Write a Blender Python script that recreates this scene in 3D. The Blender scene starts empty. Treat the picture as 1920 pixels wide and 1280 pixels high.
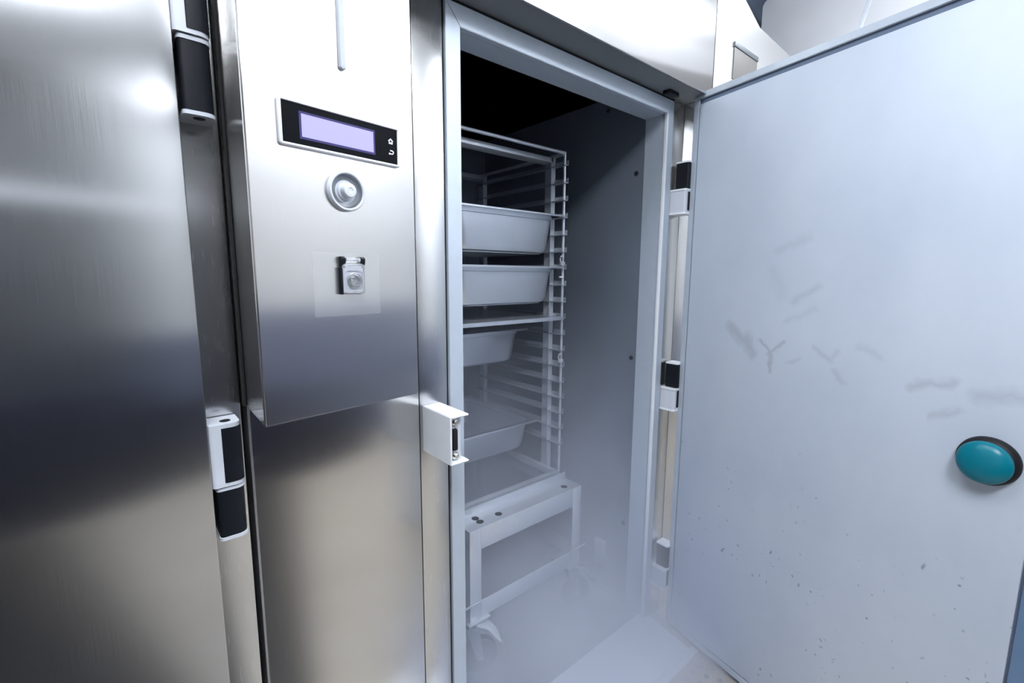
import bpy, bmesh, math, random
from mathutils import Vector, Matrix

scene = bpy.context.scene
col = scene.collection
random.seed(4)
PI = math.pi

# ------------------------------------------------------------------ camera
YAW, PITCH, ROLL = math.radians(40.375), math.radians(8.086), math.radians(-0.295)
fwd = Vector((math.sin(YAW) * math.cos(PITCH), math.cos(YAW) * math.cos(PITCH), -math.sin(PITCH)))
rgt = Vector((math.cos(YAW), -math.sin(YAW), 0))
dwn = fwd.cross(rgt)
r2 = math.cos(ROLL) * rgt + math.sin(ROLL) * dwn
d2 = -math.sin(ROLL) * rgt + math.cos(ROLL) * dwn
cam_data = bpy.data.cameras.new('camera')
cam_data.sensor_width = 36.0
cam_data.lens = 872.6 / 1920 * 36
cam_data.clip_start = 0.02
cam = bpy.data.objects.new('camera', cam_data)
col.objects.link(cam)
mw = Matrix((r2, -d2, -fwd)).transposed().to_4x4()
mw.translation = Vector((0, -0.95, 1.40))
cam.matrix_world = mw
scene.camera = cam

# ------------------------------------------------------------------ world, exposure
world = bpy.data.worlds.new('world')
scene.world = world
world.use_nodes = True
bg = world.node_tree.nodes['Background']
bg.inputs[0].default_value = (0.75, 0.85, 1.0, 1)
bg.inputs[1].default_value = 0.3
scene.view_settings.view_transform = 'Standard'
scene.view_settings.look = 'None'
scene.view_settings.gamma = 1.0
scene.view_settings.use_curve_mapping = False
scene.view_settings.exposure = 0.65
scene.cycles.max_bounces = 7
scene.cycles.diffuse_bounces = 3
scene.cycles.glossy_bounces = 4
scene.cycles.transmission_bounces = 5
scene.cycles.volume_bounces = 2
scene.cycles.volume_step_rate = 5.0
scene.cycles.volume_max_steps = 32
scene.cycles.adaptive_threshold = 0.05
LAMP = 13.0          # radiance of the ceiling light panels
LAMP_COL = (0.88, 0.93, 1.0)


# ------------------------------------------------------------------ material helpers
def new_mat(name):
    m = bpy.data.materials.new(name)
    m.use_nodes = True
    nt = m.node_tree
    return m, nt, nt.nodes['Principled BSDF']


def noise(nt, scale, detail=3.0, rough=0.5, vec=None, stretch=None, coord='Object'):
    tc = nt.nodes.new('ShaderNodeTexCoord')
    n = nt.nodes.new('ShaderNodeTexNoise')
    n.inputs['Scale'].default_value = scale
    n.inputs['Detail'].default_value = detail
    n.inputs['Roughness'].default_value = rough
    if stretch:
        mp = nt.nodes.new('ShaderNodeMapping')
        mp.inputs['Scale'].default_value = stretch
        nt.links.new(tc.outputs[coord], mp.inputs[0])
        nt.links.new(mp.outputs[0], n.inputs['Vector'])
    else:
        nt.links.new(tc.outputs[coord], n.inputs['Vector'])
    return n.outputs['Fac']


def maprange(nt, src, a, b, c, d):
    m = nt.nodes.new('ShaderNodeMapRange')
    m.inputs['From Min'].default_value = a
    m.inputs['From Max'].default_value = b
    m.inputs['To Min'].default_value = c
    m.inputs['To Max'].default_value = d
    nt.links.new(src, m.inputs['Value'])
    return m.outputs[0]


def math_node(nt, op, a, b=None, clamp=False):
    m = nt.nodes.new('ShaderNodeMath')
    m.operation = op
    m.use_clamp = clamp
    for i, v in enumerate((a, b)):
        if v is None:
            continue
        if isinstance(v, (int, float)):
            m.inputs[i].default_value = v
        else:
            nt.links.new(v, m.inputs[i])
    return m.outputs[0]


def mix_col(nt, fac, c1, c2):
    m = nt.nodes.new('ShaderNodeMix')
    m.data_type = 'RGBA'
    if isinstance(fac, (int, float)):
        m.inputs[0].default_value = fac
    else:
        nt.links.new(fac, m.inputs[0])
    for i, c in ((6, c1), (7, c2)):
        if isinstance(c, tuple):
            m.inputs[i].default_value = (*c, 1)
        else:
            nt.links.new(c, m.inputs[i])
    return m.outputs[2]


def brushed(name, base, rough, aniso, metallic=1.0, var=0.015, wob=0.0):
    """stainless steel with a vertical grain: reflections smear sideways"""
    m, nt, p = new_mat(name)
    g = nt.nodes.new('ShaderNodeNewGeometry')
    cr = nt.nodes.new('ShaderNodeVectorMath')
    cr.operation = 'CROSS_PRODUCT'
    nt.links.new(g.outputs['Normal'], cr.inputs[0])
    cr.inputs[1].default_value = (0, 0, 1)
    nt.links.new(cr.outputs[0], p.inputs['Tangent'])
    p.inputs['Metallic'].default_value = metallic
    p.inputs['Anisotropic'].default_value = aniso
    gr = noise(nt, 1.0, 2, 0.6, stretch=(900, 900, 9))
    nt.links.new(maprange(nt, gr, 0.3, 0.7, rough - var, rough + var), p.inputs['Roughness'])
    sm = noise(nt, 7.0, 4, 0.6)
    f = math_node(nt, 'MULTIPLY', maprange(nt, sm, 0.35, 0.75, 0.0, 1.0), 0.25)
    c0 = mix_col(nt, maprange(nt, gr, 0.3, 0.7, 0, 1), tuple(b * 0.985 for b in base), tuple(min(1, b * 1.015) for b in base))
    nt.links.new(mix_col(nt, f, c0, tuple(b * 0.86 for b in base)), p.inputs['Base Color'])
    if wob:
        bp = nt.nodes.new('ShaderNodeBump')
        bp.inputs['Strength'].default_value = wob
        bp.inputs['Distance'].default_value = 0.02
        nt.links.new(noise(nt, 2.2, 1, 0.4), bp.inputs['Height'])
        nt.links.new(bp.outputs[0], p.inputs['Normal'])
    return m


def plain(name, base, rough=0.5, metallic=0.0, spec=0.5, var=0.06, scale=30.0, coat=0.0):
    m, nt, p = new_mat(name)
    p.inputs['Metallic'].default_value = metallic
    p.inputs['Specular IOR Level'].default_value = spec
    p.inputs['Coat Weight'].default_value = coat
    n = noise(nt, scale, 3)
    nt.links.new(mix_col(nt, n, tuple(b * (1 - var) for b in base), tuple(min(1, b * (1 + var)) for b in base)), p.inputs['Base Color'])
    nt.links.new(maprange(nt, n, 0.3, 0.7, max(0.02, rough - 0.04), rough + 0.04), p.inputs['Roughness'])
    return m


def emissive(name, colr, strength, base=0.8):
    m, nt, p = new_mat(name)
    p.inputs['Base Color'].default_value = (*[c * base for c in colr], 1)
    p.inputs['Emission Color'].default_value = (*colr, 1)
    p.inputs['Emission Strength'].default_value = strength
    return m


M = {}
M['steel'] = brushed('brushed_stainless', (0.655, 0.642, 0.628), 0.21, 0.92, wob=0.02)
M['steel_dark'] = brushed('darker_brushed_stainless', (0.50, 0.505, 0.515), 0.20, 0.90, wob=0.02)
M['steel_dull'] = brushed('dull_stainless', (0.60, 0.61, 0.63), 0.38, 0.5)
M['steel_strip'] = brushed('polished_stainless_strip', (0.66, 0.66, 0.66), 0.26, 0.8)
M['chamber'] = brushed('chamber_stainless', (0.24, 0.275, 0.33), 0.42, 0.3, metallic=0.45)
M['frame'] = plain('pale_frame_profile', (0.52, 0.58, 0.66), 0.42, 0.25)
M['rack'] = plain('satin_rack_steel', (0.72, 0.75, 0.80), 0.36, 0.55)
M['slide'] = plain('dull_slide_steel', (0.48, 0.51, 0.56), 0.4, 0.7)
M['pan'] = plain('satin_pan_steel', (0.70, 0.73, 0.78), 0.33, 0.85, var=0.05, scale=14)
M['white'] = plain('white_plastic', (0.82, 0.84, 0.88), 0.38)
M['grip'] = plain('pale_grip_plastic', (0.50, 0.53, 0.58), 0.4)
M['grey_plastic'] = plain('pale_grey_plastic', (0.60, 0.63, 0.69), 0.4)
M['black'] = plain('black_plastic', (0.008, 0.010, 0.014), 0.42, spec=0.2)
M['gap'] = plain('dark_gap', (0.006, 0.006, 0.007), 0.8)
M['rubber'] = plain('dark_rubber', (0.012, 0.012, 0.015), 0.55, spec=0.25)
M['gasket'] = plain('blue_grey_gasket', (0.12, 0.16, 0.24), 0.5)
M['blue_trim'] = plain('blue_grey_edge_trim', (0.12, 0.20, 0.33), 0.4)
M['teal'] = plain('teal_plastic', (0.0, 0.17, 0.235), 0.32, spec=0.35, var=0.02)
M['glass'] = plain('black_display_glass', (0.003, 0.004, 0.006), 0.05, spec=0.05)
M['screen'] = emissive('lit_lavender_screen', (0.58, 0.56, 1.0), 0.60, base=0.02)
M['glow'] = emissive('blue_backlight_border', (0.03, 0.02, 0.30), 0.35, base=0.02)
M['icon'] = emissive('white_icon_print', (0.8, 0.85, 0.95), 0.6)
M['screw'] = plain('zinc_screw', (0.72, 0.72, 0.68), 0.25, 0.95)
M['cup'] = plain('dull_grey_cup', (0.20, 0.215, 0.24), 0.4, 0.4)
M['soffit'] = plain('grey_soffit_sheet', (0.20, 0.21, 0.22), 0.5, 0.2)
M['dot'] = plain('grey_floor_dot', (0.26, 0.27, 0.30), 0.5)
M['hole'] = plain('dark_rivet', (0.02, 0.022, 0.03), 0.5)
M['ramp'] = plain('pale_ramp_sheet', (0.88, 0.89, 0.92), 0.4, 0.3)
M['wheel'] = plain('grey_caster_wheel', (0.10, 0.11, 0.13), 0.5)
M['wall'] = plain('white_wall_paint', (0.80, 0.81, 0.82), 0.6, scale=4)
M['ceil'] = plain('white_ceiling', (0.80, 0.81, 0.82), 0.7, scale=4)
M['dado'] = plain('dark_lower_wall', (0.02, 0.023, 0.04), 0.5, scale=3)
M['shelfdark'] = plain('dark_grey_shelving', (0.05, 0.053, 0.06), 0.5, scale=3)
M['greywall'] = plain('grey_wall_tile', (0.05, 0.054, 0.062), 0.5, scale=3)
M['bluewall'] = plain('blue_grey_wall_tile', (0.20, 0.225, 0.32), 0.5, scale=3)
M['whiteunit'] = plain('white_enamel', (0.86, 0.87, 0.90), 0.4, scale=6)
M['darkblue'] = plain('shadowed_wall_tone', (0.03, 0.05, 0.085), 0.5)
M['beige'] = plain('beige_patch', (0.22, 0.21, 0.195), 0.5)
M['lamp_strong'] = emissive('bright_ceiling_light_diffuser', LAMP_COL, LAMP * 2.1)
M['lamp_soft'] = emissive('soft_ceiling_light_diffuser', LAMP_COL, LAMP * 0.6)
M['lamp'] = emissive('ceiling_light_diffuser', LAMP_COL, LAMP)


def floor_tone_mat():
    m, nt, p = new_mat('warm_grey_floor')
    n = noise(nt, 5, 5, 0.6)
    n2 = noise(nt, 160, 2)
    c = mix_col(nt, maprange(nt, n, 0.3, 0.7, 0, 1), (0.40, 0.35, 0.29), (0.48, 0.44, 0.385))
    nt.links.new(mix_col(nt, maprange(nt, n2, 0.45, 0.7, 0, 0.35), c, (0.42, 0.40, 0.38)), p.inputs['Base Color'])
    p.inputs['Roughness'].default_value = 0.45
    return m


M['floor'] = floor_tone_mat()


def clear_mat():
    m, nt, p = new_mat('clear_polycarbonate')
    p.inputs['Base Color'].default_value = (0.93, 0.95, 1, 1)
    p.inputs['Roughness'].default_value = 0.12
    p.inputs['Transmission Weight'].default_value = 0.75
    p.inputs['IOR'].default_value = 1.3
    bp = nt.nodes.new('ShaderNodeBump')
    bp.inputs['Strength'].default_value = 0.15
    nt.links.new(noise(nt, 500, 2), bp.inputs['Height'])
    nt.links.new(bp.outputs[0], p.inputs['Normal'])
    return m


M['clear'] = clear_mat()


def sticker_mat():
    m, nt, p = new_mat('clear_film_sticker')
    p.inputs['Base Color'].default_value = (0.9, 0.92, 0.97, 1)
    p.inputs['Roughness'].default_value = 0.3
    nt.links.new(maprange(nt, noise(nt, 12, 3), 0.3, 0.7, 0.02, 0.05), p.inputs['Alpha'])
    return m


M['sticker'] = sticker_mat()


def door_mat():
    """satin sheet with wiped smears, a few handling marks and specks of dirt"""
    m, nt, p = new_mat('satin_door_sheet')
    p.inputs['Metallic'].default_value = 0.12
    p.inputs['Specular IOR Level'].default_value = 0.3
    tc = nt.nodes.new('ShaderNodeTexCoord')
    sep = nt.nodes.new('ShaderNodeSeparateXYZ')
    wob = nt.nodes.new('ShaderNodeTexNoise')
    wob.inputs['Scale'].default_value = 26
    wob.inputs['Detail'].default_value = 4
    nt.links.new(tc.outputs['Object'], wob.inputs['Vector'])
    ad = nt.nodes.new('ShaderNodeVectorMath')
    ad.operation = 'MULTIPLY_ADD'
    nt.links.new(wob.outputs['Color'], ad.inputs[0])
    ad.inputs[1].default_value = (0.040, 0, 0.040)
    nt.links.new(tc.outputs['Object'], ad.inputs[2])
    nt.links.new(ad.outputs[0], sep.inputs[0])
    X, Z = sep.outputs[0], sep.outputs[2]

    def stroke(x0, z0, x1, z1, w, s):
        x0 += .020; x1 += .020; z0 += .020; z1 += .020
        dx, dz = x1 - x0, z1 - z0
        L = dx * dx + dz * dz
        px = math_node(nt, 'SUBTRACT', X, x0)
        pz = math_node(nt, 'SUBTRACT', Z, z0)
        t = math_node(nt, 'ADD', math_node(nt, 'MULTIPLY', px, dx / L), math_node(nt, 'MULTIPLY', pz, dz / L), clamp=True)
        ex = math_node(nt, 'SUBTRACT', px, math_node(nt, 'MULTIPLY', t, dx))
        ez = math_node(nt, 'SUBTRACT', pz, math_node(nt, 'MULTIPLY', t, dz))
        d = math_node(nt, 'SQRT', math_node(nt, 'ADD', math_node(nt, 'MULTIPLY', ex, ex), math_node(nt, 'MULTIPLY', ez, ez)))
        return maprange(nt, d, 0.0, w, s * 0.95, 0.0)
    marks = [(.20, 1.235, .275, 1.17, .026, .36), (.26, 1.205, .285, 1.155, .024, .34), (.305, 1.205, .345, 1.175, .010, .42),
             (.345, 1.175, .345, 1.11, .011, .42), (.345, 1.175, .385, 1.205, .010, .40), (.40, 1.15, .43, 1.17, .010, .2),
             (.47, 1.205, .51, 1.175, .012, .24), (.51, 1.175, .53, 1.20, .01, .2), (.52, 1.15, .55, 1.12, .014, .22),
             (.58, 1.22, .63, 1.20, .016, .18), (.70, 1.14, .77, 1.165, .018, .34), (.82, 1.145, .90, 1.155, .026, .30),
             (.745, 1.075, .785, 1.105, .014, .26), (.34, 1.48, .43, 1.51, .02, .16), (.40, 1.33, .46, 1.37, .018, .22),
             (.38, 1.27, .46, 1.31, .016, .15), (.33, 1.42, .36, 1.35, .03, .10)]
    tot = None
    for k in marks:
        s = stroke(*k)
        tot = s if tot is None else math_node(nt, 'MAXIMUM', tot, s)
    # specks in the lower half
    vo = nt.nodes.new('ShaderNodeTexVoronoi')
    vo.inputs['Scale'].default_value = 42
    nt.links.new(ad.outputs[0], vo.inputs['Vector'])
    sp = maprange(nt, vo.outputs['Distance'], 0.10, 0.17, 1.0, 0.0)
    spn = maprange(nt, noise(nt, 5.5, 3, 0.7), 0.48, 0.60, 0.0, 0.8)
    zz = maprange(nt, Z, 0.75, 0.95, 1.0, 0.0)
    specks = math_node(nt, 'MULTIPLY', math_node(nt, 'MULTIPLY', sp, spn), zz)
    tot = math_node(nt, 'MAXIMUM', tot, specks)
    cloud = maprange(nt, noise(nt, 3.0, 5, 0.6, stretch=(1, 1, 0.7)), 0.3, 0.7, 0, 1)
    c = mix_col(nt, cloud, (0.52, 0.58, 0.68), (0.60, 0.655, 0.745))
    nt.links.new(mix_col(nt, tot, c, (0.22, 0.25, 0.31)), p.inputs['Base Color'])
    nt.links.new(maprange(nt, cloud, 0, 1, 0.44, 0.54), p.inputs['Roughness'])
    return m


M['door'] = door_mat()


# ------------------------------------------------------------------ mesh helpers (each adds a shape to a bmesh)
def BM():
    return bmesh.new()


def add_box(bm, x0, x1, y0, y1, z0, z1, bev=0.0, seg=2):
    r = bmesh.ops.create_cube(bm, size=1.0)
    vs = r['verts']
    for v in vs:
        v.co = Vector(((x0 + x1) / 2 + v.co.x * (x1 - x0), (y0 + y1) / 2 + v.co.y * (y1 - y0), (z0 + z1) / 2 + v.co.z * (z1 - z0)))
    if bev > 0:
        es = list({e for v in vs for e in v.link_edges})
        bmesh.ops.bevel(bm, geom=es, offset=bev, segments=seg, affect='EDGES', profile=0.5)
    return bm


def add_prism(bm, pts, axis, a, b):
    """extrude the 2-D outline pts between a and b along axis ('x','y','z')"""
    def P(u, v, w):
        return {'x': (w, u, v), 'y': (u, w, v), 'z': (u, v, w)}[axis]
    A = [bm.verts.new(P(u, v, a)) for u, v in pts]
    B = [bm.verts.new(P(u, v, b)) for u, v in pts]
    fs = [bm.faces.new(A), bm.faces.new(B[::-1])]
    n = len(pts)
    for i in range(n):
        fs.append(bm.faces.new((A[i], B[i], B[(i + 1) % n], A[(i + 1) % n])))
    bmesh.ops.recalc_face_normals(bm, faces=fs)
    return fs


def rrect(x0, x1, y0, y1, r, n=6):
    out = []
    for cx, cy, a0 in ((x1 - r, y1 - r, 0), (x0 + r, y1 - r, PI / 2), (x0 + r, y0 + r, PI), (x1 - r, y0 + r, 1.5 * PI)):
        for i in range(n + 1):
            a = a0 + PI / 2 * i / n
            out.append((cx + r * math.cos(a), cy + r * math.sin(a)))
    return out


def add_loft(bm, loops, cap0=True, cap1=True, closed=False):
    rows = [[bm.verts.new(p) for p in L] for L in loops]
    n = len(rows[0])
    fs = []
    seq = list(zip(rows, rows[1:] + (rows[:1] if closed else [])))
    if not closed:
        seq = list(zip(rows[:-1], rows[1:]))
    for a, b in seq:
        for i in range(n):
            fs.append(bm.faces.new((a[i], a[(i + 1) % n], b[(i + 1) % n], b[i])))
    if not closed:
        if cap0:
            fs.append(bm.faces.new(rows[0][::-1]))
        if cap1:
            fs.append(bm.faces.new(rows[-1]))
    bmesh.ops.recalc_face_normals(bm, faces=fs)


def add_lathe(bm, prof, c, axis='z', n=32):
    """revolve (radius, height) pairs about an axis through c"""
    c = Vector(c)
    loops = []
    for r, h in prof:
        L = []
        for i in range(n):
            a = 2 * PI * i / n
            u, v = r * math.cos(a), r * math.sin(a)
            L.append(c + Vector({'z': (u, v, h), 'y': (u, h, v), 'x': (h, u, v)}[axis]))
        loops.append(L)
    add_loft(bm, loops)


def add_tube(bm, path, r, n=8):
    path = [Vector(p) for p in path]
    loops = []
    for i, p in enumerate(path):
        t = (path[min(i + 1, len(path) - 1)] - path[max(i - 1, 0)]).normalized()
        up = Vector((0, 0, 1)) if abs(t.z) < 0.9 else Vector((1, 0, 0))
        a = t.cross(up).normalized()
        b = t.cross(a)
        loops.append([p + r * (math.cos(2 * PI * k / n) * a + math.sin(2 * PI * k / n) * b) for k in range(n)])
    add_loft(bm, loops)


def obj(name, bm, mat, parent=None, base=None, smooth=None):
    """link a bmesh as one object; base = the parent's own origin when the mesh is given in world coordinates"""
    me = bpy.data.meshes.new(name)
    bm.to_mesh(me)
    bm.free()
    me.materials.append(M[mat])
    if smooth is not None:
        me.shade_smooth()
        me.set_sharp_from_angle(angle=math.radians(smooth))
    o = bpy.data.objects.new(name, me)
    col.objects.link(o)
    if parent is not None:
        o.parent = parent
    if base is not None:
        o.location = -Vector(base)
    return o


def tag(o, label=None, cat=None, group=None, kind=None):
    if label: o['label'] = label
    if cat: o['category'] = cat
    if group: o['group'] = group
    if kind: o['kind'] = kind
    return o


def thing(name, label, cat, loc, group=None):
    e = bpy.data.objects.new(name, None)
    e.empty_display_size = 0.05
    col.objects.link(e)
    e.location = loc
    return tag(e, label, cat, group)


def box(name, mat, parent, base, x0, x1, y0, y1, z0, z1, bev=0.0):
    return obj(name, add_box(BM(), x0, x1, y0, y1, z0, z1, bev), mat, parent, base, 40 if bev else None)


def copy_tree(o, parent=None):
    c = o.copy()
    col.objects.link(c)
    c.parent = parent
    for ch in list(o.children):
        copy_tree(ch, c)
    return c


# ------------------------------------------------------------------ the room
RX0, RX1, RY0, RY1, RZ = -2.6, 4.6, -2.7, 1.32, 3.0
def struct(name, mat, x0, x1, y0, y1, z0, z1):
    return tag(box(name, mat, None, None, x0, x1, y0, y1, z0, z1), kind='structure')


floor = struct('floor', 'floor', RX0, RX1, RY0, RY1, -0.1, 0.0)
struct('ceiling', 'ceil', RX0, RX1, RY0, RY1, RZ, RZ + 0.1)
struct('wall_back', 'wall', RX0, RX1, RY1, RY1 + 0.1, 0, RZ)
struct('wall_front', 'wall', RX0, RX1, RY0 - 0.1, RY0, 0, RZ)
struct('wall_left', 'wall', RX0 - 0.1, RX0, RY0, RY1, 0, RZ)
struct('wall_right', 'wall', RX1, RX1 + 0.1, RY0, RY1, 0, RZ)
mt = thing('floor_tone_mat', 'unseen dark sheet added on the floor to darken the refrigerator reflection', 'added dark sheet', (-1.0, -1.4, 0.0))
box('added_dark_sheet', 'rubber', mt, mt.location, -2.2, 0.30, -2.3, -0.35, 0.0, 0.012, 0.003)  # added out of view to darken what the refrigerator door reflects
# what stands along the opposite side of the kitchen, seen only as bands in the steel
struct('trim_1', 'dado', RX0, 0.95, RY0, RY0 + 0.35, 0.0, 0.86)
struct('trim_2', 'greywall', RX0, 1.05, RY0, RY0 + 0.04, 0.861, 2.08)
struct('trim_3', 'white', RX0, 1.05, RY0, RY0 + 0.14, 2.081, 2.16)
struct('trim_4', 'shelfdark', RX0, 1.05, RY0, RY0 + 0.05, 2.161, 2.42)
struct('trim_5', 'greywall', RX0, 1.05, RY0, RY0 + 0.05, 2.421, 2.52)
struct('trim_6', 'shelfdark', RX0, 1.05, RY0, RY0 + 0.05, 2.521, 2.66)
struct('trim_9', 'greywall', RX0, 1.05, RY0, RY0 + 0.05, 2.661, 2.999)
struct('trim_7', 'dado', 0.951, 1.75, RY0, RY0 + 0.30, 0.0, 0.62)
struct('trim_10', 'bluewall', 1.751, RX1, RY0, RY0 + 0.04, 0.0, 0.620)
struct('trim_8', 'bluewall', 1.051, RX1, RY0, RY0 + 0.04, 0.621, 1.15)

# raised dots of the anti-slip floor in front of the ramp
bm = BM()
for i in range(16):
    for j in range(9):
        x = 0.95 + i * 0.042 + (j % 2) * 0.021
        y = -0.245 - j * 0.040
        add_lathe(bm, [(0.009, 0.0), (0.0075, 0.0022), (0.004, 0.003)], (x, y, 0.0), 'z', 8)
d = obj('anti_slip_dots', bm, 'dot', floor, None, 60)
tag(d, kind='stuff')


def ceiling_light(x, y, lx, ly, label, lamp='lamp'):
    t = thing('ceiling_light', label, 'ceiling light', (x, y, RZ), 'ceiling lights of the kitchen')
    bm = BM()
    for a in ((-lx / 2 - .03, lx / 2 + .03, -ly / 2 - .03, -ly / 2), (-lx / 2 - .03, lx / 2 + .03, ly / 2, ly / 2 + .03),
              (-lx / 2 - .03, -lx / 2, -ly / 2, ly / 2), (lx / 2, lx / 2 + .03, -ly / 2, ly / 2)):
        add_box(bm, *a, -0.03, 0.0)
    obj('light_frame', bm, 'white', t)
    obj('diffuser', add_box(BM(), -lx / 2, lx / 2, -ly / 2, ly / 2, -0.02, 0.0), lamp, t)
    return t


ceiling_light(2.45, -1.0, 1.2, 0.6, 'ceiling light panel nearest the open steel door', 'lamp_soft')
ceiling_light(2.30, -2.2, 1.6, 0.6, 'ceiling light panel farthest from the blast chiller')
ceiling_light(0.10, -0.38, 0.9, 0.4, 'ceiling light panel right above the control box')
ceiling_light(-0.30, -1.55, 1.1, 0.5, 'ceiling light panel facing the closed refrigerator', 'lamp_strong')

# ------------------------------------------------------------------ refrigerator on the left
RB = (-0.35, 0.0, 0.0)
fr = thing('refrigerator', 'closed brushed steel upright refrigerator left of the control panel', 'refrigerator', RB)
box('carcass', 'steel_dull', fr, RB, -0.84, 0.152, 0.012, 1.0, 0.08, 2.32)
box('side_strip', 'steel_strip', fr, RB, 0.06, 0.157, 0.0, 0.012, 0.08, 2.32, 0.002)
box('plinth', 'gap', fr, RB, -0.80, 0.14, 0.05, 0.9, 0.0, 0.08)
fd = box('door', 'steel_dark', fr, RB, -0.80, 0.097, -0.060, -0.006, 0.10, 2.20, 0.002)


def hinge_block(x0, x1, y0, y1, z0, z1, r):
    """outline of a hinge leaf: flat back, rounded front corner"""
    pts = [(x0, y1), (x1, y1)]
    for i in range(7):
        a = -PI / 2 * i / 6
        pts.append((x1 - r + r * math.cos(a), y0 + r + r * math.sin(a)))
    for i in range(4):
        a = -PI / 2 - PI / 2 * i / 3
        pts.append((x0 + r * .4 + r * .4 * math.cos(a), y0 + r * .4 + r * .4 * math.sin(a)))
    return pts


def hinge_pair(parent_fixed, parent_door, base, x0, x1, yf, zmid, h_up, h_lo, pin_top):
    # fixed lower leaf on the side strip
    bm = BM()
    add_prism(bm, hinge_block(x0 + 0.006, x1, yf + .004, 0.0, 0, 0, .016), 'z', zmid - h_lo + .006, zmid - .008)
    lo = obj('hinge_leaf', bm, 'black', parent_fixed, base, 35)
    for za, zb in ((zmid - h_lo, zmid - h_lo + .006), (zmid - .008, zmid - .002)):
        bm = BM()
        add_prism(bm, hinge_block(x0 + 0.005, x1 + .001, yf + .003, 0.0, 0, 0, .016), 'z', za, zb)
        obj('hinge_cap', bm, 'grey_plastic', lo, None, 35)
    bm = BM()
    add_lathe(bm, [(.0085, -.0006), (.0085, .0)], ((x0 + x1) / 2 + .004, yf + .022, zmid - h_lo), 'z', 20)
    obj('hinge_pin', bm, 'black', lo, None, 35)
    # upper leaf that turns with the door
    bm = BM()
    add_prism(bm, hinge_block(x0 + .0005, x1, yf, -0.004, 0, 0, .016), 'z', zmid, zmid + h_up)
    up = obj('hinge_leaf', bm, 'grey_plastic', parent_door, base if parent_door is parent_fixed else None, 35)
    up['label'] = 'pale hinge leaf with black cover'
    bm = BM()
    add_prism(bm, hinge_block(x0 + .016, x1 + .0012, yf - .0012, -0.02, 0, 0, .0155), 'z', zmid + .007, zmid + h_up - .007)
    obj('hinge_cover', bm, 'black', up if parent_door is parent_fixed else parent_door, None, 35)
    bm = BM()
    add_lathe(bm, [(.0085, 0), (.0085, .0007)], ((x0 + x1) / 2 + .004, yf + .022, zmid + h_up), 'z', 20)
    obj('hinge_pin', bm, 'black', up if parent_door is parent_fixed else parent_door, None, 35)


hinge_pair(fr, fr, RB, 0.097, 0.146, -0.060, 1.039, .110, .098, True)
hinge_pair(fr, fr, RB, 0.097, 0.146, -0.060, 1.757, .110, .115, True)

# ------------------------------------------------------------------ blast chiller
CB = (0.9, 0.0, 0.0)
ch = thing('blast_chiller', 'roll-in steel blast chiller with open door and rack inside', 'blast chiller', CB)
OX0, OX1, OZ0, OZ1 = 0.645, 1.502, 0.045, 1.953
# front sheets
box('front_panel', 'steel', ch, CB, 0.171, 0.5215, 0.0, 0.012, 0.06, 2.005, 0.001)
box('front_panel', 'steel_strip', ch, CB, 0.5235, 0.600, 0.0, 0.012, 0.06, 2.005, 0.001)
box('seam', 'gap', ch, CB, 0.5205, 0.5245, 0.004, 0.013, 0.06, 2.004)
box('seam', 'gap', ch, CB, 0.599, 0.606, 0.003, 0.013, 0.0, 2.004)
box('side_sheet', 'steel_dull', ch, CB, 0.167, 0.171, 0.0, 1.10, 0.06, 2.32)
box('gap_filler', 'gap', ch, CB, 0.153, 0.167, 0.05, 0.06, 0.0, 2.3)
box('insulation_block', 'steel_dull', ch, CB, 0.175, 0.612, 0.0125, 1.05, 0.06, 2.0)
box('front_panel', 'steel_strip', ch, CB, 1.538, 1.615, 0.0, 0.012, 0.02, 2.004, 0.001)
# frame of the opening (mitred profiles)
w = 0.040
for nm, pts in (('frame_profile', [(OX0 - w, OZ0 - .045), (OX0, OZ0 - .045), (OX0, OZ1), (OX0 - w, OZ1 + .047)]),
                ('frame_profile', [(OX0 - w, OZ1 + .047), (OX0, OZ1), (OX1, OZ1), (OX1 + .036, OZ1 + .047)]),
                ('frame_profile', [(OX1, OZ0 - .045), (OX1 + .036, OZ0 - .045), (OX1 + .036, OZ1 + .047), (OX1, OZ1)])):
    bm = BM()
    add_prism(bm, pts, 'y', -0.006, 0.012)
    bmesh.ops.bevel(bm, geom=bm.edges[:], offset=0.0012, segments=2, affect='EDGES')
    obj(nm, bm, 'frame', ch, CB, 40)
# jambs behind the profiles
J = 0.082
box('jamb_liner', 'frame', ch, CB, OX1 - .001, OX1 + .03, 0.0121, J, OZ0, OZ1 + .03)
box('jamb_liner', 'frame', ch, CB, OX0 - .03, OX0 + .001, 0.0121, J, OZ0, OZ1 + .03)
box('jamb_liner', 'frame', ch, CB, OX0, OX1, 0.0121, J, OZ1 - .001, OZ1 + .03)
box('jamb_bead', 'white', ch, CB, OX1 - .006, OX1 + .002, -0.0075, 0.004, OZ0, OZ1, 0.0015)
# chamber
CZ, CY = 2.07, 1.04
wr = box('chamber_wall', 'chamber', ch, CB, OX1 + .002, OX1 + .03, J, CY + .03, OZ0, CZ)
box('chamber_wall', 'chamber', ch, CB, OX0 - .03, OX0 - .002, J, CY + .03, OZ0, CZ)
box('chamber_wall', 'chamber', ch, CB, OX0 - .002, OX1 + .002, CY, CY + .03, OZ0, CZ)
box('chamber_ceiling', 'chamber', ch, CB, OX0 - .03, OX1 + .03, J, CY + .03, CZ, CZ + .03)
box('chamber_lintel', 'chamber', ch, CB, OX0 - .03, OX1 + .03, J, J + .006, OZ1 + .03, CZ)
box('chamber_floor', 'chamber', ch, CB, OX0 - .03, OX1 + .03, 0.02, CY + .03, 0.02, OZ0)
box('evaporator_cover', 'chamber', ch, CB, OX0 + 0.0, OX0 + .20, CY - .16, CY - .001, 0.35, 1.98, 0.004)
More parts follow.
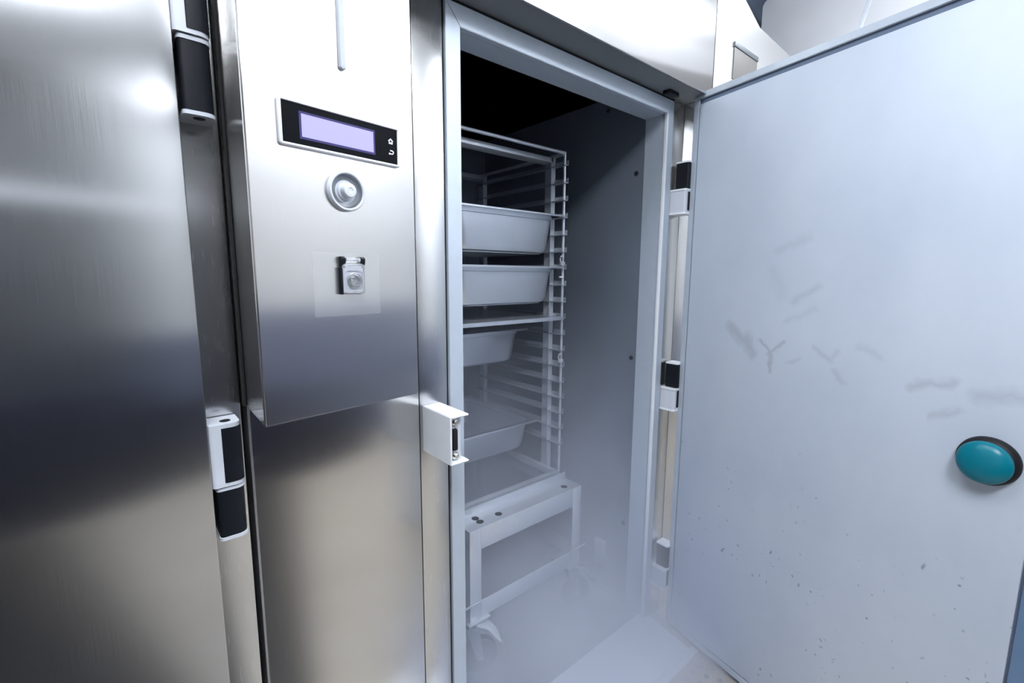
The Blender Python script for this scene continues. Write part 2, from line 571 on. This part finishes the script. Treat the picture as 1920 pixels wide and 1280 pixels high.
for y, z in ((.255, 2.027), (.115, 1.774), (.105, 1.087), (.110, .400)):
    bm = BM()
    add_lathe(bm, [(.0085, 0.0), (.008, -.003), (.004, -.0042)], (OX1 + .002, y, z), 'x', 14)
    obj('rivet', bm, 'hole', wr, None, 40)
box('wall_bumper', 'white', wr, None, OX1 - .012, OX1 + .003, .19, .245, .165, .280, 0.003)
# fascia above the opening, standing proud of the front
box('fascia', 'steel', ch, CB, 0.171, 1.612, -0.100, -0.094, 2.007, 2.34, 0.0015)
box('soffit', 'soffit', ch, CB, 0.171, 1.612, -0.0938, 0.02, 2.007, 2.016)
box('top_sheet', 'steel_dull', ch, CB, 0.171, 1.612, -0.0938, 1.08, 2.325, 2.335)
box('top_seal', 'gap', ch, CB, 0.60, 1.54, -0.004, 0.002, 2.0005, 2.0065)
box('latch_block', 'black', ch, CB, 1.44, 1.50, -0.045, -0.02, 1.994, 2.0068, 0.002)
# ramp
bm = BM()
add_prism(bm, [(0.02, .020), (0.02, .046), (-0.185, .012), (-0.185, .003)], 'x', OX0 - .03, OX1 + .03)
obj('ramp', bm, 'ramp', ch, CB)
box('ramp_edge', 'white', ch, CB, OX0 - .05, OX1 + .05, -0.216, -0.185, 0.0, 0.012, 0.003)

# ---- control box, its face turned a little towards the opening
bx = bpy.data.objects.new('tmp', None)
TH = math.atan2(.041, .295)
ct, st = math.cos(TH), math.sin(TH)


def to_box(x, y):
    dx, dy = x - .161, y + .163
    return (dx * ct + dy * st, -dx * st + dy * ct)


LB, RBK = to_box(.165, -.0005), to_box(.456, -.0005)
bm = BM()
add_prism(bm, [(0, 0), (.2978, 0), RBK, LB], 'z', 1.160, 1.995)
bmesh.ops.bevel(bm, geom=[e for e in bm.edges], offset=0.0032, segments=3, affect='EDGES')
cb = obj('control_box', bm, 'steel', ch, None, 40)
cb.location = Vector((.161, -.163, 0)) - Vector(CB)
cb.rotation_euler = (0, 0, TH)
cb['label'] = 'brushed steel control box with lit display'
bpy.data.objects.remove(bx)


def on_face(name, bm, mat, smooth=40):
    return obj(name, bm, mat, cb, None, smooth)


# dark recessed edge along the left side
bm = BM(); l1, l2 = to_box(.1615, -.020), to_box(.1615, -.004)
add_prism(bm, [(l1[0] - .002, l1[1]), (l1[0] + .002, l1[1]), (l2[0] + .002, l2[1]), (l2[0] - .002, l2[1])], 'z', 1.165, 1.99)
on_face('side_gasket', bm, 'gap')


def ring_frame(bm, x0, x1, z0, z1, wd, r, ya, yb, chamf):
    o = rrect(x0, x1, z0, z1, r)
    oc = rrect(x0 + chamf, x1 - chamf, z0 + chamf, z1 - chamf, max(r - chamf, .0008))
    ic = rrect(x0 + wd - chamf * .5, x1 - wd + chamf * .5, z0 + wd - chamf * .5, z1 - wd + chamf * .5, max(r - wd, .0006))
    i = rrect(x0 + wd, x1 - wd, z0 + wd, z1 - wd, max(r - wd, .0005))
    L = [[(u, ya, v) for u, v in o], [(u, yb + chamf, v) for u, v in o], [(u, yb, v) for u, v in oc],
         [(u, yb, v) for u, v in ic], [(u, yb + chamf * .5, v) for u, v in i], [(u, ya, v) for u, v in i]]
    add_loft(bm, L, closed=True)


bm = BM(); ring_frame(bm, .0480, .2628, 1.5950, 1.6645, .0045, .005, 0.0, -.0065, .0016)
on_face('display_bezel', bm, 'white')
on_face('display_glass', add_box(BM(), .0520, .2588, -.0035, .0, 1.5990, 1.6605), 'glass', None)
on_face('screen_border', add_box(BM(), .0795, .2125, -.0041, -.0034, 1.6090, 1.6501), 'glow', None)
on_face('display_screen', add_box(BM(), .0830, .2090, -.0046, -.0040, 1.6125, 1.6466), 'screen', None)
# home symbol
hx, hz, s = .2447, 1.6383, .0040
bm = BM()
outer = [(hx - s, hz - s * 1.1), (hx + s, hz - s * 1.1), (hx + s, hz + .2 * s), (hx + 1.35 * s, hz + .2 * s), (hx, hz + 1.35 * s), (hx - 1.35 * s, hz + .2 * s), (hx - s, hz + .2 * s)]
inner = [(hx + (u - hx) * .58, hz - .12 * s + (v - hz) * .58) for u, v in outer]
oa = [bm.verts.new((u, -.0041, v)) for u, v in outer]
ia = [bm.verts.new((u, -.0041, v)) for u, v in inner]
for i in range(7):
    bm.faces.new((oa[i], oa[(i + 1) % 7], ia[(i + 1) % 7], ia[i]))
dr = [bm.verts.new((hx + u * s, -.0041, hz + v * s)) for u, v in ((-.22, -.9), (.22, -.9), (.22, -.2), (-.22, -.2))]
bm.faces.new(dr)
bmesh.ops.solidify(bm, geom=bm.faces[:], thickness=.0005)
on_face('home_symbol', bm, 'icon', None)
# return-arrow symbol
ax, az = .2451, 1.6199
bm = BM()
pth = [(ax - .0045, 1, az - .0030), (ax + .0020, 1, az - .0030)]
for i in range(1, 8):
    a = -PI / 2 + PI * i / 8
    pth.append((ax + .0020 + .0028 * math.cos(a), 1, az - .0002 + .0028 * math.sin(a)))
pth.append((ax - .0020, 1, az + .0026))
add_tube(bm, [(p[0], -.0040, p[2]) for p in pth], .00085, 6)
add_prism(bm, [(ax - .0050, az - .0030), (ax - .0028, az - .0012), (ax - .0028, az - .0048)], 'y', -.0046, -.0036)
on_face('return_symbol', bm, 'icon', 50)

# round push button in its cup
bc = (.1535, 0, 1.5392)
bm = BM()
add_lathe(bm, [(.0330, 0), (.0330, -.0075), (.0315, -.0100), (.0295, -.0100), (.0280, -.0085), (.0278, -.0012)], bc, 'y', 48)
on_face('button_ring', bm, 'grey_plastic', 35)
bm = BM()
add_lathe(bm, [(.0279, -.0100 + .002), (.0255, -.0030), (.0180, -.0010), (.001, -.0008)], bc, 'y', 40)
bm.faces.ensure_lookup_table()
bmesh.ops.delete(bm, geom=[f for f in bm.faces if len(f.verts) > 4 and f.calc_center_median().y < -.006], context='FACES_ONLY')
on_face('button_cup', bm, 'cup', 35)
bm = BM()
add_lathe(bm, [(.0150, -.0009), (.0150, -.0045), (.0135, -.0055), (.0118, -.0058), (.0116, -.0170), (.0103, -.0185), (.0050, -.0190), (.0040, -.0180), (.001, -.0180)], bc, 'y', 40)
on_face('push_button', bm, 'grey_plastic', 35)

# clear film and clear hinged cover over a key switch
on_face('clear_film', add_box(BM(), .0905, .2145, -.0005, -.0001, 1.3290, 1.4370), 'sticker', None)
bm = BM()
add_prism(bm, [(u, v) for u, v in rrect(.1365, .1755, 1.3700, 1.4150, .005)], 'y', -.0075, -.0002)
on_face('switch_base', bm, 'grey_plastic')
on_face('cover_side', add_box(BM(), .1340, .1372, -.0110, -.0002, 1.3660, 1.4120, .001), 'black')
bm = BM()
add_lathe(bm, [(.0135, -.0076), (.0135, -.0090), (.0115, -.0095), (.001, -.0095)], (.158, 0, 1.389), 'y', 32)
on_face('switch_disc', bm, 'screw', 35)
lc = bm = BM()
L = []
for (x0, x1, z0, z1, y, r) in ((.137, .179, 1.366, 1.419, -.0005, .006), (.137, .179, 1.366, 1.419, -.010, .006), (.139, .177, 1.368, 1.417, -.0125, .006),
                               (.1425, .1735, 1.3715, 1.4065, -.0125, .005), (.1440, .1720, 1.3730, 1.4050, -.0105, .005)):
    L.append([(u, y, v) for u, v in rrect(x0, x1, z0, z1, r)])
add_loft(bm, L, cap0=False)
cov = on_face('clear_cover', bm, 'clear')
bm = BM()
for rr in (.0125, .0095):
    ring = [(.158 + rr * math.cos(2 * PI * i / 28), -.0130, 1.389 + rr * math.sin(2 * PI * i / 28)) for i in range(29)]
    add_tube(bm, ring, .00075, 6)
for x0, z0, x1, z1 in ((.150, 1.394, .157, 1.394), (.150, 1.388, .157, 1.388), (.157, 1.394, .157, 1.388), (.150, 1.394, .150, 1.388),
                       (.157, 1.395, .165, 1.384), (.160, 1.398, .166, 1.391), (.151, 1.383, .160, 1.383), (.154, 1.3795, .162, 1.3815)):
    add_tube(bm, [(x0, -.0130, z0), (x1, -.0130, z1)], .0007, 6)
on_face('embossed_emblem', bm, 'cup', 50)
bm = BM()
add_lathe(bm, [(.0042, -.013), (.0042, .013)], (.158, -.0075, 1.4245), 'x', 16)
on_face('hinge_barrel', bm, 'clear', 40)
for x in (.1365, .1735):
    bm = BM()
    add_prism(bm, [(-.0002, 1.4080), (-.0002, 1.4300), (-.0070, 1.4305), (-.0120, 1.4270), (-.0120, 1.4215), (-.0060, 1.4080)], 'x', x, x + .006)
    on_face('hinge_ear', bm, 'black', 40)
# long pale grip strip reaching up
bm = BM()
L = []
for ins, y in ((0, 0), (0, -.004), (.0015, -.0058), (.004, -.0062)):
    L.append([(u, y, v) for u, v in rrect(.1518 + ins, .1630 - ins, 1.7320 + ins, 1.97 - ins, max(.0055 - ins, .0008))])
add_loft(bm, L)
on_face('grip_strip', bm, 'grip')

# ---- strike of the door latch (a white open channel standing out of the front)
bm = BM()
LX0, LX1, LY, LZ0, LZ1 = .530, .579, -.122, .983, 1.0945
t = .0045
outl = [(LX0, LZ0), (LX1, LZ0), (LX1, LZ0 + t), (LX0 + t, LZ0 + t), (LX0 + t, LZ1 - t), (LX1, LZ1 - t), (LX1, LZ1), (LX0, LZ1)]
add_prism(bm, outl, 'y', LY, -.0002)
bmesh.ops.bevel(bm, geom=bm.edges[:], offset=0.0014, segments=2, affect='EDGES')
la = obj('latch_strike', bm, 'white', ch, CB, 40)
la['label'] = 'white open channel latch strike with two screws'
box('strike_plate', 'grey_plastic', la, None, LX0 + t, LX0 + .038, LY + .018, LY + .022, LZ0 + t + .0002, LZ1 - t - .0002)
box('strike_roller', 'rubber', la, None, LX0 + .011, LX0 + .024, LY + .006, LY + .0178, LZ0 + .030, LZ1 - .032, .003)
box('strike_slot', 'gap', la, None, LX0 + t + .0003, LX0 + .010, LY + .008, LY + .0178, LZ0 + .010, LZ1 - .008, .001)
for z in (LZ1 - .017, LZ0 + .016):
    bm = BM()
    add_lathe(bm, [(.0085, .0178), (.0085, .014), (.0060, .0135), (.0060, .008), (.0045, .0065), (.001, .0065)], (LX0 + .021, LY, z), 'y', 18)
    obj('screw', bm, 'screw', la, None, 40)
bm = BM()
add_lathe(bm, [(.0022, .0178), (.0022, .0172)], (LX0 + .026, LY, LZ1 - .0075), 'y', 10)
obj('screw_hole', bm, 'hole', la, None)

# ---- door, swung open towards the viewer on the right
DA = math.radians(11.5)
DW, DZ0, DZ1, DT = 0.962, 0.022, 2.018, 0.085
dr_ = BM()
add_box(dr_, 0.0, DW, 0.010, DT, DZ0, DZ1, 0.003)
door = obj('door', dr_, 'frame', ch, None, 40)
door.location = Vector((1.582, -0.055, 0)) - Vector(CB)
door.rotation_euler = (0, 0, -(PI / 2 + DA))
door['label'] = 'open insulated door with scuffed inner face'


def dpart(name, bm, mat, smooth=40):
    return obj(name, bm, mat, door, None, smooth)


# rim profiles round the inner face (mitred)
rw = 0.021
for pts in ([(0, DZ0), (rw, DZ0 + rw), (rw, DZ1 - rw), (0, DZ1)], [(0, DZ1), (rw, DZ1 - rw), (DW - rw * 1.6, DZ1 - rw), (DW, DZ1)],
            [(0, DZ0), (DW, DZ0), (DW - rw * 1.6, DZ0 + rw), (rw, DZ0 + rw)]):
    bm = BM()
    add_prism(bm, pts, 'y', 0.0, 0.0098)
    bmesh.ops.bevel(bm, geom=bm.edges[:], offset=0.0014, segments=2, affect='EDGES')
    dpart('rim_profile', bm, 'frame')
bm = BM()
add_prism(bm, [(DW, DZ0), (DW, DZ1), (DW - rw * 1.6, DZ1 - rw), (DW - rw * 1.6, DZ0 + rw)], 'y', 0.0, 0.0098)
dpart('rim_profile', bm, 'blue_trim')
bm = BM()
for a in ((rw, DW - rw * 1.6, DZ1 - rw - .016, DZ1 - rw), (rw, DW - rw * 1.6, DZ0 + rw, DZ0 + rw + .004),
          (rw, rw + .004, DZ0 + rw, DZ1 - rw), (DW - rw * 1.6 - .006, DW - rw * 1.6, DZ0 + rw, DZ1 - rw)):
    add_box(bm, a[0], a[1], 0.0075, 0.0098, a[2], a[3])
dpart('gasket', bm, 'gasket', None)
dpart('inner_sheet', add_box(BM(), rw + .004, DW - rw * 1.6 - .006, 0.0015, 0.0098, DZ0 + rw + .004, DZ1 - rw - .016, .002), 'door')
dpart('bottom_sweep', add_box(BM(), 0.004, DW - .004, 0.012, DT - .012, DZ0 - .016, DZ0, .002), 'gasket')
dpart('top_plate', add_box(BM(), 0.43, 0.50, 0.03, 0.07, DZ1, DZ1 + .008, .002), 'frame')
bm = BM()
add_tube(bm, [(.475, .045, DZ1 + .004), (.50, .045, DZ1 + .09), (.56, .045, DZ1 + .22)], .006, 8)
dpart('stay_rod', bm, 'grey_plastic')
# emergency release knob
kc = (.848, .0015, 1.008)
bm = BM()
pr = []
add_lathe(bm, [(.052, 0), (.053, -.004), (.052, -.012), (.048, -.019), (.040, -.022)], kc, 'y', 40)
kb = dpart('release_base', bm, 'rubber')
bm = BM()
prof = [(.040, -.0215), (.0455, -.023), (.0465, -.027)]
for i in range(1, 9):
    a = PI / 2 * i / 9
    prof.append((.0465 * math.cos(a), -.027 - .022 * math.sin(a)))
prof.append((.001, -.0492))
add_lathe(bm, prof, kc, 'y', 40)
kn = dpart('release_knob', bm, 'teal', 50)
kn['label'] = 'teal domed push knob'

# door hinges on the right strip of the chiller
for zm in (1.705, .985, .255):
    x0, x1, yf = 1.553, 1.607, -.058
    bm = BM()
    add_prism(bm, hinge_block(x0, x1, yf, 0.0, 0, 0, .016), 'z', zm - .080, zm - .006)
    lo = obj('hinge_leaf', bm, 'grey_plastic', ch, CB, 35)
    bm = BM()
    add_prism(bm, hinge_block(x0 + .012, x1 + .001, yf - .0012, -.03, 0, 0, .0155), 'z', zm - .074, zm - .010)
    obj('hinge_cover', bm, 'black', lo, None, 35)
    for za, zb in ((zm - .087, zm - .080), (zm - .006, zm)):
        bm = BM()
        add_prism(bm, hinge_block(x0 - .002, x1 + .002, yf - .001, 0.0, 0, 0, .016), 'z', za, zb)
        obj('hinge_cap', bm, 'white', lo, None, 35)
    bm = BM()
    add_prism(bm, hinge_block(x0 + .012, x1, yf, -.010, 0, 0, .016), 'z', zm + .002, zm + .090)
    up = obj('hinge_leaf', bm, 'black', ch, CB, 35)
    bm = BM()
    add_prism(bm, hinge_block(x0 + .011, x1 + .001, yf - .001, -.009, 0, 0, .016), 'z', zm + .090, zm + .096)
    obj('hinge_cap', bm, 'white', up, None, 35)

# ------------------------------------------------------------------ cabinet to the right
KB = (2.2, 0.0, 0.0)
kc_ = thing('steel_cabinet', 'steel cabinet standing right of the blast chiller behind the open door', 'cabinet', KB)
box('carcass', 'steel_dull', kc_, KB, 1.619, 2.86, 0.012, 1.06, 0.0, 2.0)
box('front_panel', 'steel_strip', kc_, KB, 1.619, 1.90, 0.0, 0.0118, 0.02, 2.004, .001)
box('front_panel', 'steel', kc_, KB, 1.903, 2.86, 0.0, 0.0118, 0.02, 2.004, .001)
bm = BM()
add_prism(bm, [(1.6165, 2.007), (2.86, 2.007), (2.86, 2.318), (2.215, 2.318), (1.944, 2.330), (1.812, 2.379), (1.6165, 2.45)], 'y', -0.100, -0.094)
obj('fascia', bm, 'steel', kc_, KB)
box('soffit', 'soffit', kc_, KB, 1.6165, 2.86, -0.0938, 0.02, 2.007, 2.016)
box('fascia_patch', 'beige', kc_, KB, 1.748, 1.935, -0.1035, -0.1002, 2.10, 2.205, .001)  # thin beige patch on the fascia, with a grey strip along its top
box('patch_strip', 'cup', kc_, KB, 1.746, 1.937, -0.1065, -0.1002, 2.2055, 2.222, .001)

# ------------------------------------------------------------------ trolley under the rack
TB = (1.0725, 0.55, OZ0)
tr = thing('rack_trolley', 'low steel trolley on casters half hidden in mist', 'trolley', TB)
tx0, tx1, tyf, tyb = .803, 1.342, .200, .900


def tb(name, *a, bev=.002):
    return box(name, 'rack', tr, TB, *a, bev)


tb('post', tx0, tx0 + .047, tyf, tyf + .004, .256, .578)
tb('post', tx1 - .047, tx1, tyf, tyf + .004, .256, .578)
tb('top_bar', tx0 + .047, tx1 - .047, tyf, tyf + .004, .506, .578)
tb('lower_bar', tx0 + .047, tx1 - .047, tyf, tyf + .004, .256, .317)
tb('lip', tx0 + .047, tx1 - .047, tyf + .004, tyf + .03, .500, .506)
tb('deck', tx0, tx1, tyf + .001, tyf + .085, .574, .5785, bev=0)
for x, y in ((.87, .235), (.95, .235), (.87, .262), (1.28, .235)):
    bm = BM()
    add_lathe(bm, [(.013, .5786), (.013, .5790)], (x, y, 0), 'z', 16)
    obj('deck_hole', bm, 'hole', tr, TB)
tb('rear_ridge', tx0, tx1, tyf + .085, tyf + .090, .574, .607)
tb('side_rail', tx0, tx0 + .004, tyf + .01, tyb, .52, .574)
tb('side_rail', tx1 - .004, tx1, tyf + .01, tyb, .52, .574)
tb('side_rail', tx0, tx0 + .004, tyf + .01, tyb, .256, .317)
tb('side_rail', tx1 - .004, tx1, tyf + .01, tyb, .256, .317)
tb('post', tx0, tx0 + .047, tyb, tyb + .004, .256, .578)
tb('post', tx1 - .047, tx1, tyb, tyb + .004, .256, .578)
tb('caster_plate', tx0 - .012, tx0 + .075, tyf - .012, tyf + .09, .250, .2558, bev=.001)
tb('caster_plate', tx1 - .075, tx1 + .022, tyf - .012, tyf + .09, .250, .2558, bev=.001)
tb('caster_plate', tx0 - .012, tx0 + .075, tyb - .08, tyb + .01, .250, .2558, bev=.001)
tb('caster_plate', tx1 - .075, tx1 + .012, tyb - .08, tyb + .01, .250, .2558, bev=.001)
tb('push_pin', tx0 - .03, tx0 + .06, tyf - .006, tyf - .001, .317, .323, bev=.001)
tb('push_pin', tx1 - .06, tx1 + .03, tyf - .006, tyf - .001, .317, .323, bev=.001)


def caster(x, y, ang, brake=True):
    """local mesh: swivel at the origin, wheel trailing along -y"""
    H = .250 - OZ0
    bm = BM()
    add_lathe(bm, [(.026, H), (.026, H - .012), (.020, H - .022)], (0, 0, 0), 'z', 20)
    for s in (-1, 1):
        add_prism(bm, [(-.025, H - .02), (.022, H - .02), (-.018, .052), (-.040, .052)], 'x', s * .021 - .0015, s * .021 + .0015)
    add_box(bm, -.0225, .0225, -.025, .022, H - .024, H - .019)
    f = obj('caster_fork', bm, 'slide', tr, None, 35)
    f.location = Vector((x, y, OZ0)) - Vector(TB)
    f.rotation_euler = (0, 0, ang)
    bm = BM()
    add_lathe(bm, [(.012, -.016), (.050, -.016), (.0615, -.011), (.0625, 0), (.0615, .011), (.050, .016), (.012, .016)], (0, -.030, .0635), 'x', 28)
    obj('wheel', bm, 'wheel', f, None, 35)
    bm = BM()
    add_lathe(bm, [(.008, -.0235), (.008, .0235)], (0, -.030, .0635), 'x', 12)
    obj('axle', bm, 'screw', f, None, 35)
    if brake:
        bm = BM()
        side = [(-.012, H - .020), (-.055, H - .040), (-.088, H - .085), (-.100, H - .100), (-.104, H - .092), (-.092, H - .072), (-.058, H - .028), (-.014, H - .012)]
        add_prism(bm, [(p[0], p[1]) for p in side], 'x', -.024, .024)
        pd = obj('brake_pedal', bm, 'white', f, None, 35)
        obj('pedal_step', add_box(BM(), -.027, .027, -.112, -.099, H - .107, H - .098, .002), 'screw', f, None, 40)
        obj('pedal_tab', add_box(BM(), -.010, .010, -.078, -.070, H - .058, H - .046, .001), 'white', f, None, 40)


caster(tx0 + .022, tyf + .030, math.radians(66))
caster(tx1 - .022, tyf + .030, math.radians(72))
caster(tx0 + .035, tyb - .035, math.radians(200), False)
caster(tx1 - .035, tyb - .035, math.radians(160), False)

# ------------------------------------------------------------------ rack standing on the trolley
GB = (1.0725, 0.60, 0.579)
rk = thing('tray_rack', 'tall steel tray rack with many slide rails inside the chiller', 'rack', GB)
gx0, gx1, gyf, gyb = .810, 1.335, .310, .860
GT = 1.857
for sgn, gx in ((1, gx1), (-1, gx0)):
    def rx(a, b):
        return (gx - b, gx - a) if sgn > 0 else (gx + a, gx + b)
    x = gx - sgn * .004
    bm = BM()
    add_tube(bm, [(x, gyf + .004, .60), (x, gyf + .004, GT - .004)], .0048, 8)
    obj('front_rod', bm, 'rack', rk, GB, 40)
    bm = BM()
    add_box(bm, *rx(.000, .003), .367, .420, .60, GT - .012)
    add_box(bm, *rx(.003, .022), .367, .370, .60, GT - .012)
    obj('post', bm, 'rack', rk, GB)
    bm = BM()
    add_box(bm, *rx(.000, .003), .802, .862, .60, GT - .012)
    add_box(bm, *rx(.003, .022), .802, .805, .60, GT - .012)
    obj('post', bm, 'rack', rk, GB)
    box('top_side_bar', 'rack', rk, GB, *rx(0, .012), .316, .862, GT - .012, GT - .002)
    first = None
    for k in range(18):
        z = 1.811 - k * .06375
        if first is None:
            bm = BM()
            pts = [(0, -.004), (.0235, -.004), (.0235, -.0015), (.0022, -.0015), (.0022, .015), (0, .015)]
            pts = [(gx - sgn * u, v + z) for u, v in pts]
            add_prism(bm, pts, 'y', gyf - .012, gyb)
            first = obj('slide', bm, 'slide', rk, GB)
        else:
            c = first.copy()
            col.objects.link(c)
            c.location.z = first.location.z - k * .06375
    zz = 0
bm = BM()
add_tube(bm, [(gx0 + .002, gyf + .004, GT - .003), (gx1 - .002, gyf + .004, GT - .003)], .006, 10)
obj('top_rod', bm, 'rack', rk, GB, 40)
box('top_bar', 'rack', rk, GB, gx0 + .012, gx1 - .012, .367, .420, GT - .030, GT - .012, .001)
box('top_bar', 'rack', rk, GB, gx0 + .012, gx1 - .012, .802, .862, GT - .030, GT - .012, .001)
for a in ((gx0, gx1, gyf, gyf + .022), (gx0, gx1, gyb - .022, gyb), (gx0, gx0 + .022, gyf + .022, gyb - .022), (gx1 - .022, gx1, gyf + .022, gyb - .022)):
    box('base_bar', 'rack', rk, GB, *a, .5792, .604, .001)
for z in (1.462, 1.083):
    bm = BM()
    ring = [(gx1 - .020 + .0085 * math.cos(2 * PI * i / 16), gyf - .005, z + .012 * math.sin(2 * PI * i / 16)) for i in range(17)]
    add_tube(bm, ring, .0026, 6)
    add_box(bm, gx1 - .026, gx1 - .004, gyf - .008, gyf, z - .022, z - .010)
    obj('stop_clip', bm, 'rack', rk, GB, 50)
box('stop_pin', 'white', rk, GB, gx1 - .026, gx1 - .007, gyf - .004, gyf + .002, 1.392, 1.398)


# ------------------------------------------------------------------ pans and the flat tray
def pan(name, label, cat, x0, x1, y0, dep, ztop, h, group, lip=.012):
    o = thing(name, label, cat, ((x0 + x1) / 2, y0 + dep / 2, ztop - h), group)
    b = o.location.copy()
    y1 = y0 + dep
    # rim
    def lp(ins, z, r, slant=0):
        return [(u, v, z) for u, v in rrect(x0 + ins, x1 - ins, y0 + ins, y1 - ins, r, 8)]
    bm = BM()
    add_loft(bm, [lp(.0, ztop - .007, .012), lp(.0, ztop - .002, .012), lp(.002, ztop, .012), lp(.020, ztop, .03), lp(.024, ztop - .003, .045),
                  lp(.0255, ztop - .003, .045), lp(.0215, ztop - .0015, .03), lp(.002, ztop - .0045, .012)], closed=True)
    obj('rim', bm, 'pan', o, b, 35)
    # basin: inner wall, step, rounded bottom, then the outside back up
    zb = ztop - h
    bm = BM()
    e = .0012
    add_loft(bm, [lp(.024 - e, ztop - .004, .045), lp(.026 - e, ztop - .020, .045), lp(.030 - e, ztop - .022, .045), lp(.040 - e, zb + .022, .05), lp(.046 - e, zb + .007, .05), lp(.062 - e, zb, .05),
                  lp(.062, zb + .0015, .05), lp(.046 + .002, zb + .008, .05), lp(.040 + e, zb + .023, .05), lp(.030 + e, ztop - .022, .045), lp(.026 + e, ztop - .020, .045), lp(.024 + e, ztop - .004, .045)])
    bm.faces.ensure_lookup_table()
    # replace the two end caps: the loft starts and ends at the mouth, so close the floor instead
    big = [f for f in bm.faces if len(f.verts) > 4]
    bmesh.ops.delete(bm, geom=big, context='FACES_ONLY')
    add_prism(bm, rrect(x0 + .055, x1 - .055, y0 + .055, y1 - .055, .045, 8), 'z', zb, zb + .0015)
    obj('basin', bm, 'pan', o, b, 35)
    return o


G = 'steel food pans on the rack'
pan('food_pan', 'deep steel food pan on the highest used shelf of the rack', 'food pan', .812, 1.330, .302, .545, 1.6265, .147, G)
pan('food_pan', 'deep steel food pan second from the top of the rack', 'food pan', .812, 1.330, .302, .545, 1.4345, .140, G)
pan('food_pan', 'steel food pan pushed back under the thin flat tray', 'food pan', .815, 1.330, .500, .50, 1.178, .140, G)
pan('food_pan', 'lowest steel food pan, open and empty above the mist', 'food pan', .815, 1.330, .430, .52, .7960, .125, G)
o = thing('flat_tray', 'thin flat steel tray between the second and third food pans', 'tray', (1.07, .56, 1.224))
bm = BM()
add_box(bm, .812, 1.326, .302, .85, 1.2395, 1.2415)
obj('tray_plate', bm, 'pan', o, o.location)
for ya, yb in ((.300, .3019), (.8501, .852)):
    box('tray_lip', 'pan', o, o.location, .812, 1.326, ya, yb, 1.229, 1.2425)

# ------------------------------------------------------------------ things above the right cabinet
UB = (2.95, -0.6, 2.33)
u = thing('ceiling_duct', 'white boxy duct with rounded edge above the right steel cabinet', 'duct', UB)
bm = BM()
add_prism(bm, rrect(-1.25, .137, 2.335, 2.711, .03), 'x', 2.50, 3.40)
obj('duct_shell', bm, 'whiteunit', u, UB, 40)
box('shade_panel', 'darkblue', u, UB, 2.20, 3.40, .20, .23, 2.335, 2.995)  # dark sheet standing in for the shadowed wall behind the duct

# ------------------------------------------------------------------ cold mist
def mist():
    bm = BM()
    add_box(bm, OX0 - .02, OX1 + .06, -.42, CY + .01, .004, 1.62)
    m = bpy.data.materials.new('cold_mist')
    m.use_nodes = True
    nt = m.node_tree
    nt.nodes.remove(nt.nodes['Principled BSDF'])
    out = nt.nodes['Material Output']
    pv = nt.nodes.new('ShaderNodeVolumePrincipled')
    pv.inputs['Color'].default_value = (0.83, 0.875, 1.0, 1)
    pv.inputs['Anisotropy'].default_value = 0.0
    g = nt.nodes.new('ShaderNodeNewGeometry')
    sp = nt.nodes.new('ShaderNodeSeparateXYZ')
    nt.links.new(g.outputs['Position'], sp.inputs[0])
    X, Y, Z = sp.outputs
    n = nt.nodes.new('ShaderNodeTexNoise')
    n.inputs['Scale'].default_value = 3.2
    n.inputs['Detail'].default_value = 3
    nt.links.new(g.outputs['Position'], n.inputs['Vector'])
    nz = maprange(nt, n.outputs['Fac'], 0.3, 0.7, 0.45, 1.5)
    # thick near the floor, thinning upwards
    hi = math_node(nt, 'POWER', 2.718, math_node(nt, 'MULTIPLY', Z, -1 / .36))
    inside = math_node(nt, 'MULTIPLY', math_node(nt, 'SUBTRACT', hi, .022), 10.0)
    inside = math_node(nt, 'MAXIMUM', inside, 0.0)
    # spill over the ramp: lower and fading towards the viewer
    front = maprange(nt, Y, -.40, .03, 0.0, 1.0)
    front = math_node(nt, 'POWER', front, 1.1)
    low = maprange(nt, math_node(nt, 'ADD', Z, math_node(nt, 'MULTIPLY', Y, -1.2)), .15, 1.1, 1.0, 0.0)
    low = math_node(nt, 'MAXIMUM', low, maprange(nt, Y, 0.0, .08, 0.0, 1.0))
    edge = math_node(nt, 'MULTIPLY', maprange(nt, X, OX0 - .01, OX0 + .06, 0, 1), front)
    clr = math_node(nt, 'MAXIMUM', maprange(nt, Y, .12, .40, .25, 1.0), maprange(nt, X, 1.05, 1.40, .25, 1.35))
    clr = math_node(nt, 'MAXIMUM', clr, math_node(nt, 'MULTIPLY', maprange(nt, Z, .04, .36, 5.0, .3), maprange(nt, X, .86, 1.12, .3, 1.0)))
    nz = math_node(nt, 'MULTIPLY', nz, clr)
    d = math_node(nt, 'MULTIPLY', math_node(nt, 'MULTIPLY', inside, nz), math_node(nt, 'MULTIPLY', edge, low))
    nt.links.new(d, pv.inputs['Density'])
    nt.links.new(pv.outputs[0], out.inputs['Volume'])
    M['mist'] = m
    o = obj('cold_mist', bm, 'mist')
    tag(o, 'cold white mist rolling out of the chiller bottom', 'mist', kind='stuff')


mist()
